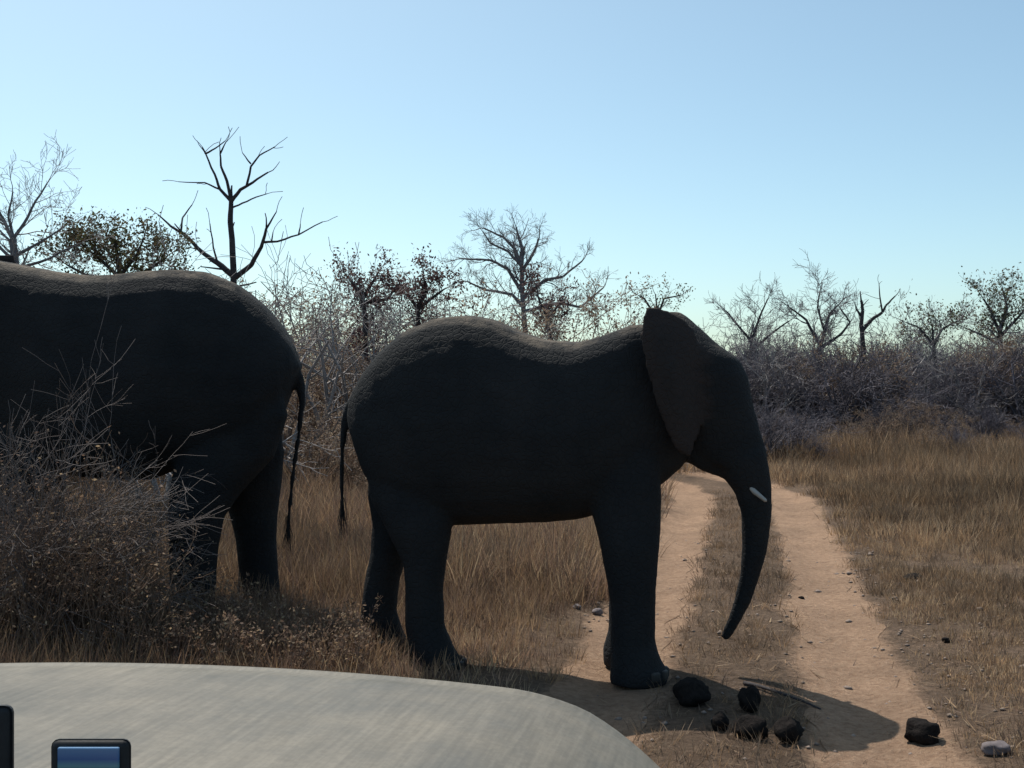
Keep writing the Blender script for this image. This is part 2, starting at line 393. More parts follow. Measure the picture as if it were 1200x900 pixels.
for row, (Y, step) in enumerate([(35.5, 1.0), (37.5, 1.1), (40, 1.1), (43, 1.2), (47, 1.3), (52, 1.6)]):
    x = .16 * Y
    while x < .72 * Y:
        place(protos, used, i, x + random.uniform(-.3, .3), Y + random.uniform(-.9, .9), random.uniform(.55, 1.2) * (1 + .05 * row)); i += 1
        x += step * random.uniform(.8, 1.2)

# --- brown bushes behind the elephants
bprot = [shrub_proto(200 + i, 2.6, 6, 3, M_browntwig, 'brown leafy bush in the thicket behind the elephants', 'brown bushes behind the elephants', 'dry_bush', (6, .028, TAN, .07), .8, .004, leafmat=M_leaf) for i in range(3)]
bused = [False] * 3
random.seed(5)
for row, (Y, step, s0) in enumerate([(17.5, 1.1, .62), (20.5, 1.1, .92), (24, 1.3, 1.2), (29, 1.7, 1.35)]):
    x = -.78 * Y
    while x < (.10 if row > 1 else .03) * Y + .3:
        place(bprot, bused, row + int(x * 7), x + random.uniform(-.3, .3), Y + random.uniform(-.8, .8), s0 * random.uniform(.85, 1.15))
        x += step * random.uniform(.8, 1.2)
for j in range(40):
    Y = random.uniform(26, 35.5); x = random.uniform(.2 * Y, .47 * Y)
    if j % 5 < 3: place(bprot, bused, j, x, Y, random.uniform(.2, .5), 'low brown bush in the golden grass before the thicket', 'low brown bushes before the thicket')
    else: place(protos, used, j, x, Y, random.uniform(.2, .5), 'low bare thorn bush in the golden grass before the thicket', 'low thorn bushes before the thicket')
for j in range(9):
    Y = random.uniform(36, 41); x = random.uniform(.18 * Y, .46 * Y)
    place(bprot, bused, j, x, Y, random.uniform(.9, 1.3), 'brown-leaved bush among the grey thorn shrubs of the thicket', 'brown bushes within the thicket')
# far wood on the horizon
sprot = [shrub_proto(300 + i, 3.4, 8, 3, M_darktwig, 'far grey shrub on the skyline behind the bushes', 'far shrubs on the skyline', 'thorn_shrub', minr=.009) for i in range(2)]
sused = [False] * 2
random.seed(6)
for Y, step in ((44, 2.0), (58, 2.4)):
    x = -.8 * Y
    while x < .2 * Y:
        place(sprot, sused, i, x, Y + random.uniform(-2, 2), random.uniform(.8, 1.1)); i += 1; x += step * random.uniform(.8, 1.2)

# --- trees with limbs followed from the photograph
def traced(name, label, base_px, Y, limbs, lev, twigL, mat, bark, seed, minr=.004, leaves=None, leafmat=None, kids=(2, 4), ddepth=.35, twig_step=.35, ang=.8, wig=.2, group=None):
    random.seed(seed); base = P(base_px, 450, Y); base.z = float(gh(base.x, Y))
    big = []; segs = []; tips = []
    for li, limb in enumerate(limbs):
        r0, r1, pts = limb
        slope = random.uniform(-1, 1) * ddepth
        W = []; line = []
        x0 = pts[0]
        tot = 0
        for i, p in enumerate(pts):
            if i: tot += math.hypot(p[0] - pts[i - 1][0], p[1] - pts[i - 1][1]) / F * Y
            dY = slope * tot if li else 0
            if li:                                   # start depth of the limb it leaves
                dY += min(depth0, key=lambda e: (e[0] - x0[0]) ** 2 + (e[1] - x0[1]) ** 2)[2]
            if not (li or i): depth0 = []
            line.append((p[0], p[1], dY))
            q = P(p[0], p[1], Y + dY); W.append(q - base)
        for e0, e1 in zip(line[:-1], line[1:]): depth0 += [tuple(e0[c] + (e1[c] - e0[c]) * f / 12 for c in range(3)) for f in range(13)]
        if li == 0: W.insert(0, Vector((0, 0, -.1)) + Vector((W[0].x * .3, 0, 0)))
        n = len(W) - 1
        D = []                                        # subdivide with a slight wander
        for i in range(n):
            for s in range(3):
                f = s / 3; v = W[i].lerp(W[i + 1], f)
                if s: v += rvec(.012 * (W[i + 1] - W[i]).length)
                D.append(v)
        D.append(W[-1]); m = len(D) - 1
        for i in range(m):
            a = r0 + (r1 - r0) * i / m; b = r0 + (r1 - r0) * (i + 1) / m
            big.append((*D[i], *D[i + 1], a, b))
            seglen = (D[i + 1] - D[i]).length
            if lev >= 0 and (li > 0 or D[i].z > .45 * D[-1].z):
                cnt = seglen / twig_step; cnt = int(cnt) + (random.random() < cnt % 1)
                for c in range(cnt):
                    dd = (D[i + 1] - D[i]).normalized(); o = rvec().cross(dd); o.normalize(); aa = ang * random.uniform(.6, 1.3)
                    grow(segs, tips, D[i].lerp(D[i + 1], random.random()), dd * math.cos(aa) + o * math.sin(aa), twigL * random.uniform(.5, 1.2), max(minr, b * .45), lev, 4, kids, ang, wig, .06, .6, .6, minr)
        tips.append((D[-1], Vector((0, 0, 1))))
        if lev >= 0: grow(segs, tips, D[-1], D[-1] - D[-2], twigL * .7, max(minr, r1 * .8), lev, 4, kids, ang, wig, .06, .6, .6, minr)
    return plant(name, label, 'tree', base, segs, tips, mat, bark, big, leaves, group, leafmat)

traced('dead_tree', 'dead bare dark tree with upswept forked limbs rising behind the bigger elephant', 275, 18, [
    (.065, .036, [(275, 430), (274, 320), (270, 260), (271, 236)]),
    (.032, .012, [(271, 236), (282, 222), (296, 214), (314, 202)]),
    (.028, .012, [(271, 236), (266, 212), (259, 195), (258, 180)]),
    (.028, .012, [(271, 236), (258, 222), (252, 205), (241, 180)]),
    (.016, .007, [(241, 180), (237, 172)]), (.016, .007, [(258, 180), (265, 166)]),
    (.016, .007, [(241, 180), (252, 174), (264, 165)]),
    (.016, .006, [(258, 222), (240, 214), (209, 213)]),
    (.02, .008, [(289, 218), (294, 195), (304, 182), (322, 172)]), (.014, .006, [(294, 192), (284, 179)]),
    (.016, .007, [(271, 244), (284, 238), (300, 231), (313, 227)]),
    (.05, .025, [(272, 322), (255, 308), (240, 298), (218, 276)]), (.025, .01, [(218, 276), (200, 265), (186, 252)]),
    (.018, .008, [(212, 272), (214, 255), (225, 240)]), (.018, .008, [(255, 308), (250, 290), (246, 262)]),
    (.045, .02, [(276, 325), (295, 310), (306, 290), (312, 268)]), (.018, .008, [(312, 268), (324, 248)]),
    (.02, .008, [(308, 284), (325, 283), (350, 275), (378, 260)]), (.014, .006, [(350, 275), (352, 262)]), (.014, .007, [(318, 284), (320, 272)]),
], 0, .35, M_bark, M_bark, 11, .005, twig_step=.9, kids=(0, 1))
traced('bare_tree', 'bare grey tree with fine branching crown between the two elephants', 617, 30, [
    (.085, .05, [(617, 470), (616, 390), (612, 345), (611, 310)]),
    (.06, .02, [(611, 310), (612, 292), (608, 278), (605, 266)]),
    (.05, .02, [(611, 318), (621, 304), (628, 290), (632, 278)]),
    (.05, .02, [(611, 312), (602, 290), (590, 278), (568, 268)]),
    (.05, .02, [(613, 345), (595, 315), (575, 305), (540, 303)]),
    (.05, .02, [(614, 360), (600, 345), (570, 340), (548, 330)]),
    (.05, .02, [(613, 350), (638, 328), (660, 324), (682, 306)]),
    (.05, .02, [(614, 365), (655, 355), (680, 360), (706, 338)]),
    (.04, .015, [(611, 312), (596, 295), (575, 285), (566, 272)]),
], 2, .58, M_twig, M_greybark, 12, .003, twig_step=.15, kids=(3, 6))
traced('small_tree', 'small round-topped tree with few dull leaves behind the forward elephant head', 770, 44, [
    (.10, .06, [(770, 470), (770, 400), (770, 370)]),
    (.05, .02, [(770, 372), (755, 350), (748, 346)]), (.05, .02, [(770, 372), (778, 350), (797, 346)]), (.05, .02, [(770, 372), (768, 345)])],
    1, .6, M_twig, M_bark, 13, .006, (8, .045, OLV, .14), M_leaf, twig_step=.3)
traced('dead_snag', 'black dead snag with one raised arm above the grey thicket', 1010, 36, [
    (.10, .04, [(1010, 470), (1012, 410), (1009, 380), (1011, 364), (1009, 352)]),
    (.065, .02, [(1010, 388), (1021, 375), (1034, 366), (1038, 358), (1049, 347)]),
    (.03, .01, [(1034, 366), (1031, 347), (1030, 332)]), (.03, .01, [(1010, 372), (1003, 362), (1002, 354)])], 0, .4, M_bark, M_bark, 14, .007, twig_step=1.2, kids=(0, 1))
for nm, lab, bx, Y, limbs, seed, lev, lv in [
    ('bare_tree', 'leaning bare tree with arched grey limbs beside the black snag', 965, 38,
     [(.10, .06, [(962, 470), (960, 410), (966, 388)]), (.06, .02, [(966, 388), (972, 368), (984, 356)]), (.06, .02, [(962, 405), (945, 375), (925, 360)]), (.05, .02, [(960, 410), (985, 392), (996, 378), (984, 360)]), (.04, .015, [(966, 388), (958, 360), (962, 336)])], 15, 2, None),
    ('bare_tree', 'pale feathery bare tree at the track end of the thicket', 880, 40,
     [(.09, .05, [(880, 470), (882, 420), (880, 400)]), (.05, .02, [(880, 400), (862, 378), (850, 364)]), (.05, .02, [(880, 400), (890, 372), (900, 350)]), (.05, .02, [(881, 410), (905, 390), (925, 376)])], 16, 2, None),
    ('leafy_tree', 'olive-leaved tree with a rounded crown standing out of the grey thicket', 1175, 40,
     [(.12, .07, [(1175, 470), (1174, 420), (1172, 390)]), (.06, .025, [(1172, 390), (1160, 362), (1152, 350)]), (.06, .025, [(1172, 390), (1180, 358), (1176, 342)]), (.06, .025, [(1172, 395), (1195, 370), (1210, 352)]), (.05, .02, [(1173, 405), (1150, 392), (1130, 384)])], 17, 2, (2, .055, OLV, .1)),
    ('leafy_tree', 'bush-like tree with thin dull leaves between snag and olive tree', 1095, 39,
     [(.09, .05, [(1095, 470), (1095, 420), (1094, 405)]), (.05, .02, [(1094, 405), (1078, 385), (1062, 378)]), (.05, .02, [(1094, 405), (1105, 385), (1122, 376)]), (.05, .02, [(1094, 405), (1092, 380)])], 18, 2, (1, .05, OLV, .1)),
]:
    traced(nm, lab, bx, Y, limbs, lev, .85, M_twig, M_bark, seed, .005, lv, M_leaf, twig_step=.2, kids=(3, 6))
traced('bare_tree', 'tall feathery bare tree with pale twigs left of the olive bush', 25, 13.5, [
    (.07, .04, [(25, 450), (20, 330), (15, 280)]), (.022, .008, [(15, 280), (28, 262), (42, 235), (55, 215)]), (.022, .008, [(15, 280), (0, 250), (-12, 228)]),
    (.022, .008, [(17, 300), (45, 285), (72, 268)]), (.022, .008, [(18, 305), (-10, 282), (-40, 252)]), (.02, .008, [(18, 290), (10, 255), (15, 225)]), (.02, .008, [(20, 315), (60, 302), (95, 285)])],
    2, .42, M_paletwig, M_greybark, 19, .0022, None, None, (3, 5), twig_step=.12)
traced('leafy_bush', 'olive and brown leafy bush showing over the back of the bigger elephant', 140, 16, [
    (.06, .035, [(140, 450), (142, 350), (140, 325)]), (.03, .012, [(140, 325), (115, 302), (98, 288)]), (.03, .012, [(140, 325), (138, 300), (135, 280)]),
    (.03, .012, [(140, 325), (160, 300), (168, 280)]), (.03, .012, [(141, 332), (176, 315), (194, 302)]), (.03, .012, [(141, 335), (100, 322), (78, 310)])],
    2, .36, M_browntwig, M_bark, 20, .004, (16, .026, OLV, .075), M_leaf, twig_step=.16)
for bx, Y, limbs, seed, lab in [
    (430, 22, [(.07, .04, [(430, 450), (428, 380), (425, 350)]), (.04, .015, [(425, 350), (412, 330), (405, 322)]), (.04, .015, [(425, 350), (436, 332), (444, 318)]), (.04, .015, [(425, 355), (455, 350), (462, 340)])], 21, 'slim tree with wine-brown leaf clumps just left of the smaller elephant rump'),
    (490, 24, [(.07, .04, [(490, 450), (490, 390), (490, 362)]), (.04, .015, [(490, 362), (478, 346), (466, 340)]), (.04, .015, [(490, 362), (500, 340), (496, 324)]), (.04, .015, [(490, 362), (512, 345), (522, 338)])], 22, 'slim tree with wine-brown leaf clumps above the smaller elephant rump'),
    (645, 26, [(.06, .04, [(645, 450), (645, 400), (642, 375)]), (.03, .015, [(642, 375), (632, 352), (628, 335)]), (.03, .015, [(642, 375), (654, 358), (662, 350)])], 23, 'low tree with sparse wine-brown leaves beside the bare grey tree')]:
    traced('slim_tree', lab, bx, Y, limbs, 1, .4, M_twig, M_bark, seed, .005, (22, .034, RED, .085), M_redleaf, twig_step=.12)
# pale bare shrubs with sunlit twigs on the skyline
pale = [shrub_proto(400 + i, 3.9, 6, 3, M_paletwig, 'x', 'pale sunlit shrubs on the skyline', 'pale_shrub', None, .9, .0045, (3, 5)) for i in range(2)]
pused = [False] * 2; random.seed(9)
for j, (px, Y, s, lab) in enumerate([(345, 20, .98, 'pale sunlit bare shrub right of the dead tree'), (395, 21, 1.0, 'pale sunlit bare shrub over the gap between the elephants'),
        (540, 24, 1.0, 'pale sunlit bare shrub over the smaller elephant hips'), (580, 24, .9, 'pale sunlit bare shrub left of the bare tree trunk'), (690, 25, .85, 'pale sunlit bare shrub over the smaller elephant back'), (455, 22, .9, 'pale sunlit bare shrub between the wine-brown trees'), (650, 26, .9, 'pale sunlit bare shrub right of the bare tree trunk'),
        (330, 24, 1.15, 'tall pale sunlit bare shrub behind the right limb of the dead tree'), (510, 27, 1.1, 'pale sunlit bare shrub behind the wine-brown tree over the rump'), (725, 30, .95, 'pale sunlit bare shrub over the neck of the smaller elephant'), (420, 25, 1.1, 'pale sunlit bare shrub behind the wine-brown tree left of the rump'),
        (868, 35, .95, 'pale feathery shrub at the track end of the grey thicket'), (930, 36, 1.0, 'pale feathery shrub before the leaning bare tree'), (1060, 37, 1.0, 'pale feathery shrub right of the black snag'), (1140, 36, 1.0, 'pale feathery shrub before the olive-leaved tree'),
        (195, 15, .92, 'pale thin bare shrub between the olive bush and the dead tree')]):
    o = place(pale, pused, j, (px - 600) / F * Y, Y, s, lab)

# --- the near grey brush in front of the bigger elephant and brown weeds below it
random.seed(31)
for j, (px, Y, h, lab) in enumerate([(20, 7.6, 1.75, 'tall grey twiggy bush standing against the flank of the bigger elephant'), (45, 7.8, 1.45, 'grey twiggy bush leaning towards the hind legs of the bigger elephant'), (-70, 7.5, 1.8, 'grey twiggy bush by the shoulder of the bigger elephant'), (0, 7.35, 1.5, 'grey twiggy bush in front of the tallest grey bush'), (70, 7.9, 1.15, 'low grey twiggy bush nearest the hind legs of the bigger elephant')]):
    segs = []; tips = []
    for i in range(10):
        d = Vector((random.uniform(-.5, 1.1), random.uniform(-.5, .5), 1))
        grow(segs, tips, Vector((random.uniform(-.2, .2), random.uniform(-.2, .2), -.05)), d, h * random.uniform(.55, .85), .009, 3, 4, (3, 5), .7, .12, .0, .55, .6, .0016)
    x = (px - 600) / F * Y
    plant('twiggy_bush', lab, 'bush', (x, Y, float(gh(x, Y))), segs, tips, M_brush)
# weeds: brown stems with crisp dead leaves, uncountable
segs = []; tips = []; random.seed(33)
for i in range(650):
    Y = random.uniform(7.0, 8.5); px = random.uniform(-40, 430)
    x = (px - 600) / F * Y; hmax = 1.2 if px < 150 else (.55 if px < 330 else .34)
    if 140 <= px < 190: hmax = 1.1 - (px - 140) / 50 * .7
    if 190 <= px < 330: hmax = .42
    h = hmax * random.uniform(.5, 1)
    if px > 300 and Y > 8: continue
    grow(segs, tips, Vector((x, Y, float(gh(x, Y)) - .02)), Vector((random.uniform(-.3, .3), random.uniform(-.3, .3), 1)), h * .8, .0045, 2, 4, (2, 4), .6, .12, .05, .5, .6, .0014)
o = link('dead_weeds', seg_mesh('dead_weeds', segs, 3), M_browntwig); tag(o, 'tangle of dead brown weeds in front of the bigger elephant', 'weeds', kind='stuff')
link('dead_leaves', leaf_mesh('dead_leaves', tips, 2, .013, np.concatenate([BRN, TAN[:2]]), .02), M_leaf, o)['kind'] = 'stuff'

# ------------------------------------------------------------------ elephants
def hide_mat():
    m, t, b = new_mat('elephant_hide'); tc = N(t, 'ShaderNodeTexCoord'); ob = tc.outputs['Object']
    n1 = noise(t, 2.2, 5, .6, ob); n2 = noise(t, 28, 6, .7, ob)
    vo = N(t, 'ShaderNodeTexVoronoi', feature='DISTANCE_TO_EDGE', Scale=26.0); t.links.new(ob, vo.inputs['Vector'])
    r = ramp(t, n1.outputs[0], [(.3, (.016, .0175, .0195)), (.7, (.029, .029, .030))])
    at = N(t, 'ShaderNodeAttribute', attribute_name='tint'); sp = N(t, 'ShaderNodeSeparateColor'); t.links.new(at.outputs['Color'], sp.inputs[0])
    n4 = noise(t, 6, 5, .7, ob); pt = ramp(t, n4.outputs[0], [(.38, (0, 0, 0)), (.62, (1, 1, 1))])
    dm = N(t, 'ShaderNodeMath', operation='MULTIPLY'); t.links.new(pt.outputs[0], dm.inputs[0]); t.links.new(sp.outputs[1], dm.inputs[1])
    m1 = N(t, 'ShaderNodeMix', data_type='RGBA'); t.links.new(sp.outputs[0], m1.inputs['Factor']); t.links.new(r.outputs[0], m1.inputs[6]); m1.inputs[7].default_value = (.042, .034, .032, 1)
    m2 = N(t, 'ShaderNodeMix', data_type='RGBA'); t.links.new(dm.outputs[0], m2.inputs['Factor']); t.links.new(m1.outputs[2], m2.inputs[6]); m2.inputs[7].default_value = (.15, .122, .095, 1)  # patchy tan colour brightens the sunlit strip along the back
    t.links.new(m2.outputs[2], b.inputs['Base Color']); b.inputs['Roughness'].default_value = .85
    b.inputs['Specular IOR Level'].default_value = .12
    mn = N(t, 'ShaderNodeMath', operation='MINIMUM'); t.links.new(vo.outputs['Distance'], mn.inputs[0]); mn.inputs[1].default_value = .12
    s = N(t, 'ShaderNodeMath', operation='MULTIPLY_ADD'); t.links.new(mn.outputs[0], s.inputs[0]); s.inputs[1].default_value = 4; t.links.new(n2.outputs[0], s.inputs[2])
    bump(t, b, s.outputs[0], .6, .014); return m
M_hide = hide_mat()
M_ivory = rough_mat('ivory', (.34, .31, .27), (.45, .41, .37), 8, .45, .1, .003, .5)
M_eye, t_, b_ = new_mat('eye_wet'); b_.inputs['Base Color'].default_value = (.02, .012, .008, 1); b_.inputs['Roughness'].default_value = .08
M_hair = rough_mat('tail_hair', (.012, .011, .011), (.03, .028, .027), 40, .6, 0)
M_nail = rough_mat('toenail_horn', (.03, .027, .025), (.05, .045, .04), 20, .6, .1)

E1 = dict(stations=[(412, 474, 500), (420, 456, 520), (433, 436, 556), (452, 412, 592), (480, 388, 612), (515, 373, 616), (550, 369, 615), (580, 374, 614), (610, 388, 613), (640, 398, 612), (680, 401, 608), (710, 392, 600), (740, 381, 590), (770, 378, 572), (800, 390, 548)],
    hw=[.10, .22, .32, .38, .43, .46, .48, .49, .49, .48, .46, .42, .36, .28, .22],
    head=[(366, 768, 797, .07), (374, 765, 808, .13), (386, 765, 822, .19), (405, 766, 843, .225), (420, 770, 866, .24), (440, 778, 876, .24), (470, 784, 882, .225), (500, 792, 890, .19), (525, 805, 897, .16), (545, 826, 901, .135)],
    trunk=[(535, 838, 899), (560, 852, 904), (575, 861, 905), (600, 868, 905), (640, 869, 900), (680, 866, 889), (705, 860, 880), (725, 853, 869), (740, 847, 860), (749, 845, 852)],
    ear=[(762, 364), (778, 364), (798, 372), (816, 388), (824, 420), (824, 470), (821, 508), (811, 534), (798, 530), (784, 506), (771, 470), (761, 430), (755, 396), (757, 376)])

def elephant(name, label, Y0, px0, yaw, face, spec, legs, tailpts, tuskL, legw=1.0):
    """body frame: x forward, z up, y to the animal's left; px0 on the mid plane at distance Y0 is the origin"""
    fx, fy = math.cos(yaw) * face, -math.sin(yaw)
    O = Vector(((px0 - 600) / F * Y0, Y0, 0))
    def loc(px, py, off=0.0):                      # ray meets the plane parallel to the mid plane at offset 'off' (to the left)
        dx, dz = (px - 600) / F, -(py - 450) / F
        lx, ly = -fy, fx
        t = (O.x * lx + O.y * ly + off) / (dx * lx + ly)
        x, y, z = dx * t, t, H + dz * t
        return Vector(((x - O.x) * fx + (y - O.y) * fy, off, z))
    near = -1 if face > 0 else 1                   # which side of the body faces the camera
    mb = MB(); k = 24; earpts = []
    st = [(loc(px, top), loc(px, bot)) for px, top, bot in spec['stations']]
    R = []
    for (a, b), hw in zip(st, spec['hw']):
        x = a.x; zc = (a.z + b.z) / 2; hh = (a.z - b.z) / 2; ring = []
        for j in range(k):
            th = 2 * math.pi * j / k; c, s = math.cos(th), math.sin(th)
            wv = hw * spec.get('w', 1) * (1 - .08 * max(0, s) - .06 * max(0, -s))
            ring.append((x, math.copysign(abs(c) ** (.52 if s > 0 else .85), c) * wv, zc + math.copysign(abs(s) ** (.80 if s > 0 else .92), s) * hh))
        R.append(ring)
    mb.rings(R)
    R = []
    for py, xa, xb, hw in spec['head']:
        a, b = loc(xa, py), loc(xb, py); c0 = (a + b) / 2; hx = abs(b.x - a.x) / 2
        R.append([(c0.x + math.cos(2 * math.pi * j / k) * hx, math.sin(2 * math.pi * j / k) * hw * spec.get('w', 1), c0.z) for j in range(k)])
    mb.rings(R)
    pts = []; rad = []
    for py, xa, xb in spec['trunk']:
        a, b = loc(xa, py), loc(xb, py); pts.append((a + b) / 2); rad.append(max(.028, abs(b.x - a.x) / 2))
    mb.tube(pts, rad, 16)
    # lower jaw
    j0 = loc(*spec.get('jaw0', (805, 520))); j1 = loc(*spec.get('jaw1', (852, 556)))
    mb.tube([j0, (j0 + j1) / 2 + Vector((0, 0, -.01)), j1], [.10, .075, .035], 10)
    # ears: thick curved flaps, joined at the front edge
    ex = [p[0] for p in spec['ear']]; front = max(ex) if face > 0 else min(ex); span = max(ex) - min(ex)
    for side in (near, -near):
        pts3 = []
        for px, py in spec['ear']:
            t = abs(front - px) / span; v = loc(px, py, 0)
            v.y = side * (.20 + .20 * t ** .8) * spec.get('w', 1); pts3.append(v)
        if side != near:                            # the far ear hangs a little differently
            pts3 = [Vector((p.x - .02, p.y, p.z - .02)) for p in pts3]
        cen = sum(pts3, Vector()) / len(pts3); cen.y += side * .05
        th = .020
        for f in (1, .8, .6, .4, .2, 0): earpts += [tuple(cen.lerp(q, f)) for q in pts3] + [tuple(cen.lerp((q + pts3[i - 1]) / 2, f)) for i, q in enumerate(pts3)]
        n = len(pts3); vs = []; fs = []
        for lay in (-1, 1):
            for f in (1.0, .75, .45):
                for q in pts3:
                    v = cen.lerp(q, f); v.y += side * (.045 * math.cos(f * math.pi / 2)) + side * lay * th * (1 if f < 1 else .55); vs.append(v)
            vs.append(cen + Vector((0, side * (.045 + lay * th), 0)))
        B = 3 * n + 1
        for l in (0, 1):
            o = l * B
            for r in range(2):
                for j in range(n):
                    a, b = o + r * n + j, o + r * n + (j + 1) % n; fs.append((a, b, b + n, a + n))
            for j in range(n): fs.append((o + 2 * n + j, o + 2 * n + (j + 1) % n, o + 3 * n))
        for j in range(n): fs.append((j, (j + 1) % n, B + (j + 1) % n, B + j))
        mb.add(vs, fs)
    feet = []
    for leg in legs:
        off = leg['off'] * near; R = []
        for z, px, rx, ry in leg['p']:
            v = loc(px, 600, off); v.z = z
            R.append([(v.x + math.cos(2 * math.pi * j / 16) * rx * legw, off * (1 if z < .9 else .85) + math.sin(2 * math.pi * j / 16) * ry * legw, z) for j in range(16)])
        mb.rings(R); feet.append((Vector((R[0][0][0] - leg['p'][0][2] * legw, off, 0)), leg['p'][0][2] * legw, leg['p'][0][3] * legw))
    # tail stock
    tp = [loc(*q) for q in tailpts]
    mb.tube(tp, [.05, .042, .028] + [.021] * (len(tp) - 4) + [.014], 8)
    me = mb.mesh('body'); tmp = bpy.data.objects.new('tmp', me); COL.objects.link(tmp)
    r = tmp.modifiers.new('r', 'REMESH'); r.mode = 'VOXEL'; r.voxel_size = .018
    s = tmp.modifiers.new('s', 'SMOOTH'); s.factor = .5; s.iterations = 7
    tx = bpy.data.textures.new('wr', 'CLOUDS'); tx.noise_scale = .12; tx.noise_depth = 3
    d = tmp.modifiers.new('d', 'DISPLACE'); d.texture = tx; d.strength = .010; d.mid_level = .5
    dg = bpy.context.evaluated_depsgraph_get(); body = bpy.data.meshes.new_from_object(tmp.evaluated_get(dg))
    bpy.data.objects.remove(tmp); body.name = 'body'; body.polygons.foreach_set('use_smooth', [True] * len(body.polygons))
    root = empty(name, (O.x, O.y, spec.get('gz', 0))); root.rotation_euler.z = math.atan2(fy, fx); tag(root, label, 'elephant')
    co = np.empty(len(body.vertices) * 3, np.float32); body.vertices.foreach_get('co', co); co = co.reshape(-1, 3)
    no = np.empty_like(co.ravel()); body.vertices.foreach_get('normal', no); no = no.reshape(-1, 3)
    ep = np.array(earpts, np.float32); dmin = np.full(len(co), 9., np.float32)
    for q in ep: dmin = np.minimum(dmin, ((co - q) ** 2).sum(1))
    ear = np.clip(1.6 - np.sqrt(dmin) / .055, 0, 1); ear[np.abs(co[:, 1]) < .2] = 0
    lit_rim = np.clip((no[:, 2] - .72) / .2, 0, 1) * (co[:, 2] > 1.5)  # upward faces of the back, where the sunlit rim is painted in
    a = body.attributes.new('tint', 'FLOAT_COLOR', 'POINT'); a.data.foreach_set('color', np.stack([ear, lit_rim, ear * 0, ear * 0 + 1], -1).astype(np.float32).ravel())
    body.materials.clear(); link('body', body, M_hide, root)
    # tail tuft
    random.seed(4); seg = []
    e = tp[-1]
    for i in range(70):
        p = e + Vector((random.gauss(0, .006), random.gauss(0, .006), random.uniform(-.02, .06))); d = Vector((random.gauss(0, .12), random.gauss(0, .12), -1)).normalized()
        q = p + d * random.uniform(.1, .22); seg.append((*p, *q, .0022, .001))
    link('tail_tuft', seg_mesh('tail_tuft', seg, 3), M_hair, root)
    # tusks
    for sgn in (near, -near):
        a = loc(*spec.get('tusk', ((872, 562), (896, 584)))[0]); b = loc(*spec.get('tusk', ((872, 562), (896, 584)))[1]); a.y = sgn * .085; b.y = sgn * .135
        m2 = MB(); c = (a + b) / 2 + Vector((0, 0, -.008))
        m2.tube([a, c, b, b + (b - c) * .12], [.018, .016, .011, .003], 10); m2.build('tusk', M_ivory, root, True)
        ev = loc(*spec.get('eye', (851, 468))); ev.y = sgn * spec.get('eyey', .172) * spec.get('w', 1)
        m2 = MB(); R = [[(ev.x + .018 * math.sin(math.pi * i / 8) * math.cos(2 * math.pi * j / 10), ev.y + .018 * math.cos(math.pi * i / 8), ev.z + .018 * math.sin(math.pi * i / 8) * math.sin(2 * math.pi * j / 10)) for j in range(10)] for i in range(1, 8)]
        m2.rings(R); m2.build('eye', M_eye, root, True)
    for f, rx, ry in feet:                          # toenails round the front of each foot
        for a in (-50, -20, 15, 48):
            a = math.radians(a); m2 = MB(); c = f + Vector((math.cos(a) * (rx - .004), math.sin(a) * (ry - .004), .045))
            rot = Matrix.Rotation(a, 3, 'Z'); m2.box(c, (.03, .06, .06), rot, .012); m2.build('toenail', M_nail, root, True)
    return root

hind = lambda px, dx=(0, 0, 0, 0): None
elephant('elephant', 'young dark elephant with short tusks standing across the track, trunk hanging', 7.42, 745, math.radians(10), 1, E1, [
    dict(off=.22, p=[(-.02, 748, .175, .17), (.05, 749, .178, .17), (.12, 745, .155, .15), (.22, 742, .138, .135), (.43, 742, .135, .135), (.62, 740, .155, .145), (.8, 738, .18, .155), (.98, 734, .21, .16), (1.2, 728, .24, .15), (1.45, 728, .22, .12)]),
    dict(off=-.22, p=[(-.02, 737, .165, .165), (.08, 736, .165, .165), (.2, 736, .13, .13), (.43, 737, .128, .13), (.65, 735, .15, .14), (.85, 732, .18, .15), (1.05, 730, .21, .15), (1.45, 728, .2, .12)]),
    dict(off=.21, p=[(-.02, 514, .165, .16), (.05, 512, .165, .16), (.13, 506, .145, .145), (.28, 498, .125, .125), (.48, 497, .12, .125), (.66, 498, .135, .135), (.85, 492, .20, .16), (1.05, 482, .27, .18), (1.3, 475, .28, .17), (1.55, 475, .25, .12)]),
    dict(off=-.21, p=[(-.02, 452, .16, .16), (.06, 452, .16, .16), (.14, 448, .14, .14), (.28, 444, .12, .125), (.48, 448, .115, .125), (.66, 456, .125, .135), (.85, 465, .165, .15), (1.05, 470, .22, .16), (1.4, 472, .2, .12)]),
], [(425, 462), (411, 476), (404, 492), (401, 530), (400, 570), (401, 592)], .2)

# the bigger one: the same animal shape measured off its own outline, facing the other way
k2, X2, Yf = 1.045, 355.0, 738.0
mp = lambda px, py: (X2 - (px - 410) * k2, Yf - (795 - py) * k2)
tops = sorted([(357, 455), (352, 425), (343, 402), (325, 373), (300, 346), (270, 327), (235, 316), (190, 317), (150, 322), (110, 324), (60, 317), (0, 305), (-47, 300), (-80, 305)])
E2 = dict(w=1.2, hw=E1['hw'], stations=[], head=[], trunk=[], ear=[mp(*p) for p in E1['ear']])
for px, top, bot in E1['stations']:
    x, b = mp(px, bot); b = min(b, 606) if x > 180 else b + 14
    E2['stations'].append((x, float(np.interp(x, [q[0] for q in tops], [q[1] for q in tops])), b))
for py, xa, xb, hw in E1['head']: E2['head'].append((mp(0, py)[1], mp(xb, 0)[0], mp(xa, 0)[0], hw))
for py, xa, xb in E1['trunk']: E2['trunk'].append((mp(0, py)[1], mp(xb, 0)[0], mp(xa, 0)[0]))
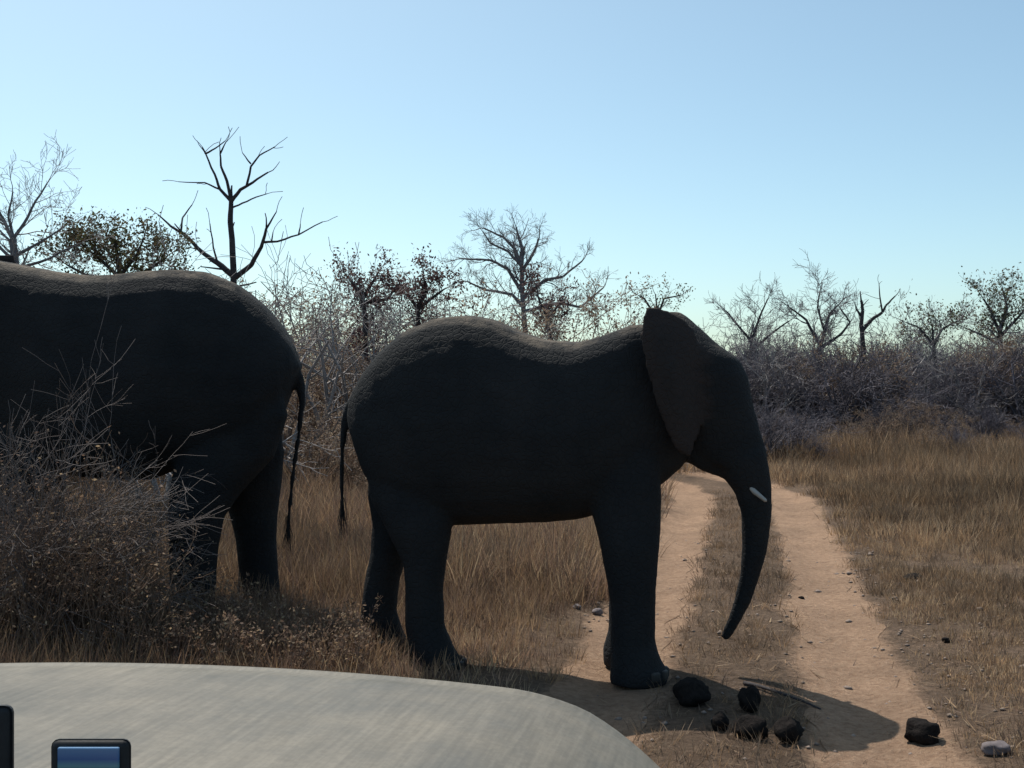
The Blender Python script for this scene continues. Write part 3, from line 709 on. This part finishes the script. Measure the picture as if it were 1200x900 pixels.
E2['jaw0'] = mp(805, 520); E2['jaw1'] = mp(852, 556); E2['tusk'] = (mp(866, 556), mp(899, 586)); E2['eye'] = mp(851, 468)
fl = lambda off, px, dx: dict(off=off, p=[(-.02, px, .2, .2), (.06, px, .2, .2), (.15, px, .175, .18), (.3, px, .16, .16), (.55, px, .155, .16), (.8, px - dx * .2, .18, .17), (1.0, px - dx * .5, .22, .18), (1.25, px - dx * .8, .27, .19), (1.7, px - dx, .26, .15)])
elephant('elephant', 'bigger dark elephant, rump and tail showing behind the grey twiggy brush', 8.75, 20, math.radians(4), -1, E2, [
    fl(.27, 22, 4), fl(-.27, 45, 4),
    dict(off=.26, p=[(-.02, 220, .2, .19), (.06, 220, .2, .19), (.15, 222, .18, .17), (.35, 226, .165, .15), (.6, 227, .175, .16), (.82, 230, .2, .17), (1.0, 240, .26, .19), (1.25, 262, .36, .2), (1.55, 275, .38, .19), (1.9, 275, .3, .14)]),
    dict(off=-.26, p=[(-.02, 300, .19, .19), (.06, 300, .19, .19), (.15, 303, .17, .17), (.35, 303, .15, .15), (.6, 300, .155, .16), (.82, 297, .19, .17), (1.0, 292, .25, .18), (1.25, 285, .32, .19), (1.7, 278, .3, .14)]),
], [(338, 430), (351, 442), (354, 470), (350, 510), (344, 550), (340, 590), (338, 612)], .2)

# ------------------------------------------------------------------ dung balls, stones, trunk shadow strip
M_dung = rough_mat('dark_dung', (.010, .009, .009), (.028, .023, .021), 30, .95, .9, .02, .05)
M_stone = rough_mat('pale_mauve_stone', (.10, .08, .08), (.22, .185, .185), 10, .85, .5, .01)
def lump(name, label, cat, px, py_base, wpx, hpx, mat, seed, flat=0.0, square=.0, group=None):
    Y = H * F / (py_base - 450); Y = H * F / (py_base - 450 )
    x = (px - 600) / F * Y; rx = wpx / F * Y / 2 * .86; rz = hpx / F * Y / 2 * .84
    rr = random.Random(seed); mb = MB(); R = []
    ph = [rr.uniform(0, 6.28) for _ in range(8)]
    for i in range(0, 13):
        u = math.pi * (i + .25) / 12.5; ring = []
        for j in range(18):
            th = 2 * math.pi * j / 18
            d = Vector((math.sin(u) * math.cos(th), math.sin(u) * math.sin(th), math.cos(u)))
            if square: d = Vector([math.copysign(abs(c) ** (1 - square), c) for c in d])
            s = 1 + .13 * math.sin(2.3 * d.x + 3 * d.y + ph[0]) + .10 * math.sin(4.1 * d.z + 3.3 * d.x + ph[1]) + .06 * math.sin(7 * d.y + 6 * d.z + ph[2]) + .04 * math.sin(13 * d.x + 9 * d.y + ph[3])+ rr.gauss(0, .025)
            ring.append((d.x * rx * s, d.y * rx * .85 * s, d.z * rz * s))
        R.append(ring)
    mb.rings(R); o = mb.build(name, mat, None, True); yy = Y + rx * .4
    o.location = (x, yy, float(gh(x, yy)) + rz * .82); o.rotation_euler.z = rr.uniform(0, 6); 
    return tag(o, label, cat, group)
DG = 'dung balls dropped on the track'
lump('dung_heap', 'dark dung heap lying against the front foot of the young elephant', 'dung', 812, 824, 62, 36, M_dung, 1, group=DG)
lump('dung_ball', 'tall dark dung ball standing on end past the dung heap', 'dung', 879, 832, 34, 38, M_dung, 2, group=DG)
lump('dung_ball', 'smallest dark dung ball touching the wide oval one', 'dung', 845, 856, 32, 24, M_dung, 3, group=DG)
lump('dung_ball', 'wide oval dark dung ball in the middle of the row', 'dung', 881, 866, 50, 32, M_dung, 4, group=DG)
lump('dung_ball', 'round dark dung ball at the end of the row, beside the trunk shadow', 'dung', 925, 870, 40, 35, M_dung, 5, group=DG)
lump('dung_ball', 'square dark dung ball lying alone at the edge of the rut', 'dung', 1084, 866, 46, 32, M_dung, 6, square=.35, group=DG)
lump('stone', 'flat pale mauve stone on the verge beyond the lone square dung ball', 'stone', 1170, 889, 44, 18, M_stone, 7)
lump('stone', 'small dark flat stone in the grass of the right verge', 'stone', 1072, 684, 30, 9, M_dung, 8)
for j, (px, py, wv, lab) in enumerate([(700, 722, 16, 'rough stone at the grass edge under the young elephant belly'), (676, 718, 12, 'smaller rough stone under the young elephant belly'), (940, 700, 9, 'little dark stone on the middle strip past the trunk'), (1110, 755, 13, 'little dark stone low in the right verge grass')]):
    lump('stone', lab, 'stone', px, py, wv, wv * .6, M_stone if j < 2 else M_dung, 20 + j)
a = P(872, 803, H * F / 353); b = P(962, 829, H * F / 379)  # dark tube laid along the line of the trunk's cast shadow
mb = MB(); pts = []
for i in range(9):
    f = i / 8; v = a.lerp(b, f); v.z = float(gh(v.x, v.y)) + .012 + .012 * math.sin(f * 3.1); v.y += .012 * math.sin(f * 9); pts.append(v)
mb.tube(pts, [.012 - .0008 * i for i in range(9)], 7)
so_ = mb.build('shadow_strip', M_bark, None, True); tag(so_, 'thin dark strip drawn in for the trunk shadow by the dung balls', 'shadow_strip')

# ------------------------------------------------------------------ the vehicle we look out of
CAR_YAW = math.radians(-10.0)
def car_mat():
    m, t, b = new_mat('pale_green_grey_paint'); tc = N(t, 'ShaderNodeTexCoord'); ob = tc.outputs['Object']
    mpn = N(t, 'ShaderNodeMapping'); mpn.inputs['Scale'].default_value = (110, 5, 5); t.links.new(ob, mpn.inputs[0])
    n1 = noise(t, 1.0, 4, .6, mpn.outputs[0]); n2 = noise(t, 5, 5, .6, ob); n3 = noise(t, 90, 3, .7, ob)
    ad = N(t, 'ShaderNodeMath', operation='MULTIPLY_ADD'); t.links.new(n1.outputs[0], ad.inputs[0]); ad.inputs[1].default_value = .42
    ad2 = N(t, 'ShaderNodeMath', operation='MULTIPLY_ADD'); t.links.new(n3.outputs[0], ad2.inputs[0]); ad2.inputs[1].default_value = .3
    ad3 = N(t, 'ShaderNodeMath', operation='MULTIPLY'); t.links.new(n2.outputs[0], ad3.inputs[0]); ad3.inputs[1].default_value = .45
    t.links.new(ad3.outputs[0], ad2.inputs[2]); t.links.new(ad2.outputs[0], ad.inputs[2])
    r = ramp(t, ad.outputs[0], [(.36, (.090, .078, .059)), (.55, (.138, .119, .091)), (.74, (.205, .178, .138))])
    t.links.new(r.outputs[0], b.inputs['Base Color'])
    rr = ramp(t, n2.outputs[0], [(.3, (.38,) * 3), (.7, (.6,) * 3)]); t.links.new(rr.outputs[0], b.inputs['Roughness'])
    b.inputs['Specular IOR Level'].default_value = .3
    return m
M_car = car_mat()
M_blk = rough_mat('black_plastic', (.012, .012, .014), (.022, .022, .024), 60, .55, .2, .002)
M_rub = rough_mat('tyre_rubber', (.015, .015, .015), (.035, .032, .03), 30, .9, .3, .004)
M_steel = rough_mat('painted_steel', (.30, .30, .28), (.36, .36, .33), 20, .45, .1, .002)
M_seat = rough_mat('seat_canvas', (.10, .095, .075), (.16, .15, .12), 80, .9, .3, .002)
M_lens, t_, b_ = new_mat('lamp_lens'); b_.inputs['Base Color'].default_value = (.7, .72, .72, 1); b_.inputs['Roughness'].default_value = .12; b_.inputs['Metallic'].default_value = .4
M_scr, t_, b_ = new_mat('sky_reflection_glass'); 
n_ = N(t_, 'ShaderNodeTexCoord'); wv_ = N(t_, 'ShaderNodeSeparateXYZ'); t_.links.new(n_.outputs['Generated'], wv_.inputs[0])
rp_ = ramp(t_, wv_.outputs[2], [(.0, (.02, .07, .08)), (.86, (.03, .12, .14)), (.89, (.14, .30, .34)), (.93, (.06, .14, .33)), (1, (.15, .27, .45))])  # blue and teal bands paint a sky reflection into the screen colour
t_.links.new(rp_.outputs[0], b_.inputs['Base Color']); b_.inputs['Roughness'].default_value = .12
car = empty('off_road_vehicle', (-.66, 0, 0)); car.rotation_euler.z = CAR_YAW
car.location = (-.865 * math.cos(CAR_YAW), -.865 * math.sin(CAR_YAW), 0)
tag(car, 'pale green-grey off-road vehicle seen over its dusty bonnet', 'vehicle')
# car frame: x right, y forward, centre line x=0, eye at x = +.66, y = 0
ZB, UF = 1.280, 2.045
def bonnet_pt(s, t):                       # s across -1..1, t rear 0 .. front 1 and over the lip
    hw = .80; x = s * hw
    front = UF - .055 * abs(s) ** 2.2 - .26 * max(0, abs(s) - .78) ** 1.6 * 6 * .5
    y = .98 + (front - .98) * min(t, 1)
    z = ZB + .02 - .03 * s * s - .13 * max(0, abs(s) - .62) ** 2 * 5 - .025 * t ** 3
    if t > .9: z -= .018 * ((min(t, 1) - .9) / .1) ** 2
    z += .010 * math.exp(-((t - .988) / .016) ** 2) * (1 - max(0, abs(s) - .8) * 5)
    if t > 1: y += .012 * (1 - (t - 1) / .3) * 0 + .02 * (t - 1); z -= .35 * (t - 1)
    return (x, y, z)
mb = MB(); ts = [i / 40 for i in range(38)] + [.94, .95, .958, .965, .972, .979, .986, .993, 1.0] + [1.02, 1.06, 1.12, 1.2, 1.3]; ss = [math.copysign(1 - (1 - abs(i / 30)) ** 1.25, i) for i in range(-30, 31)]
mb.rings([[bonnet_pt(s, t) for s in ss] for t in ts], cap=False, closed=False)
bon = mb.build('bonnet', M_car, car, True); sm = bon.modifiers.new('thick', 'SOLIDIFY'); sm.thickness = .012; sm.offset = -1
for sg in (-1, 1):                         # wings
    mb = MB(); R = []
    for i in range(25):
        t = i / 24; y = .95 + t * (UF - .16 - .95)
        prof = [(.80, -.05), (.84, -.058), (.89, -.085), (.92, -.14), (.93, -.24), (.93, -.42 if not .32 < t < 1.2 else -.30)]
        R.append([(sg * (x - .07 * max(0, t - .75) ** 1.5 * 4), y, ZB + z - .02 * t ** 3 - .075) for x, z in prof])
    mb.rings(R, cap=False, closed=False); w_ = mb.build('wing', M_car, car, True); w_.modifiers.new('thick', 'SOLIDIFY').thickness = .01
    mb = MB(); mb.tube([(sg * .62, UF - .08, .98), (sg * .62, UF - .03, .98), (sg * .62, UF - .012, .98)], [.10, .10, .06], 20); mb.build('headlight', M_lens, car, True)
    mb = MB(); mb.box((sg * .91, .45, .86), (.04, .98, .66), None, .015); d_ = mb.build('door', M_car, car, True)
    mb = MB(); mb.box((sg * .94, .12, .98), (.03, .14, .025), None, .008); mb.build('handle', M_blk, d_, True)
    mb = MB(); mb.box((sg * .90, -.9, .86), (.04, 1.66, .66), None, .015); mb.build('body_side', M_car, car, True)
    for y in (1.45, -1.25):
        wl = empty('wheel', (sg * .78, y, .39)); wl.parent = car
        mb = MB(); prof = [(.22, -.11), (.34, -.125), (.385, -.10), (.39, 0), (.385, .10), (.34, .125), (.22, .11)]
        R = [[(a, math.cos(2 * math.pi * j / 32) * r, math.sin(2 * math.pi * j / 32) * r) for r, a in prof] for j in range(33)]
        mb.rings(R, cap=False, closed=False); mb.build('tyre', M_rub, wl, True)
        mb = MB(); mb.tube([(-.09, 0, 0), (.09, 0, 0)], [.222, .222], 24); mb.build('rim', M_steel, wl)
    mb = MB(); mb.box((sg * .4, -.38, .96), (.5, .5, .16), None, .05); mb.build('seat', M_seat, car, True)
mb = MB(); mb.box((0, UF - .10, 1.0), (1.5, .06, .34), None, .012); g_ = mb.build('grille', M_blk, car, True)
for j in range(5):
    mb = MB(); mb.box((0, UF - .062, .88 + j * .055), (1.0, .02, .018)); mb.build('slat', M_steel, g_)
mb = MB(); mb.box((0, UF + .06, .66), (1.78, .14, .20), None, .03); mb.build('bumper', M_blk, car, True)
mb = MB(); mb.box((0, .2, .52), (1.76, 3.2, .08)); mb.build('chassis', M_blk, car)
mb = MB(); mb.box((0, .93, 1.27), (1.66, .12, .05), None, .015); mb.build('scuttle', M_car, car, True)
mb = MB(); mb.box((0, .80, 1.33), (1.66, .26, .18), None, .05); mb.build('dashboard', M_blk, car, True)
mb = MB(); mb.box((0, .62, .87), (1.66, .04, .7)); mb.build('bulkhead', M_blk, car)
# little devices standing on the dashboard
def device(name, label, px0, px1, top, Y, depth, glass):
    base = 1.419; zt = H - (top - 450) / F * Y
    x0, x1 = (px0 - 600) / F * Y, (px1 - 600) / F * Y; h = zt - base; wv = x1 - x0
    r = empty(name, ((x0 + x1) / 2, Y, base)); tag(r, label, 'device')
    mb = MB(); mb.box((0, depth / 2, h / 2 ), (wv, depth, h), None, .005); hs = mb.build('housing', M_blk, r, True)
    if glass:
        mb = MB(); mb.box((0, -.001, h / 2 + .001), (wv - .012, .003, h - .010), None, .001); mb.build('screen', M_scr, r)
    return r
device('dash_display', 'small black-framed display with blue sky reflection coloured into its glass standing on the dashboard', 58, 151, 868, .80, .008, True)
device('phone_holder', 'plain black holder on the dashboard beside the blue display', -60, 13, 828, .82, .006, False)
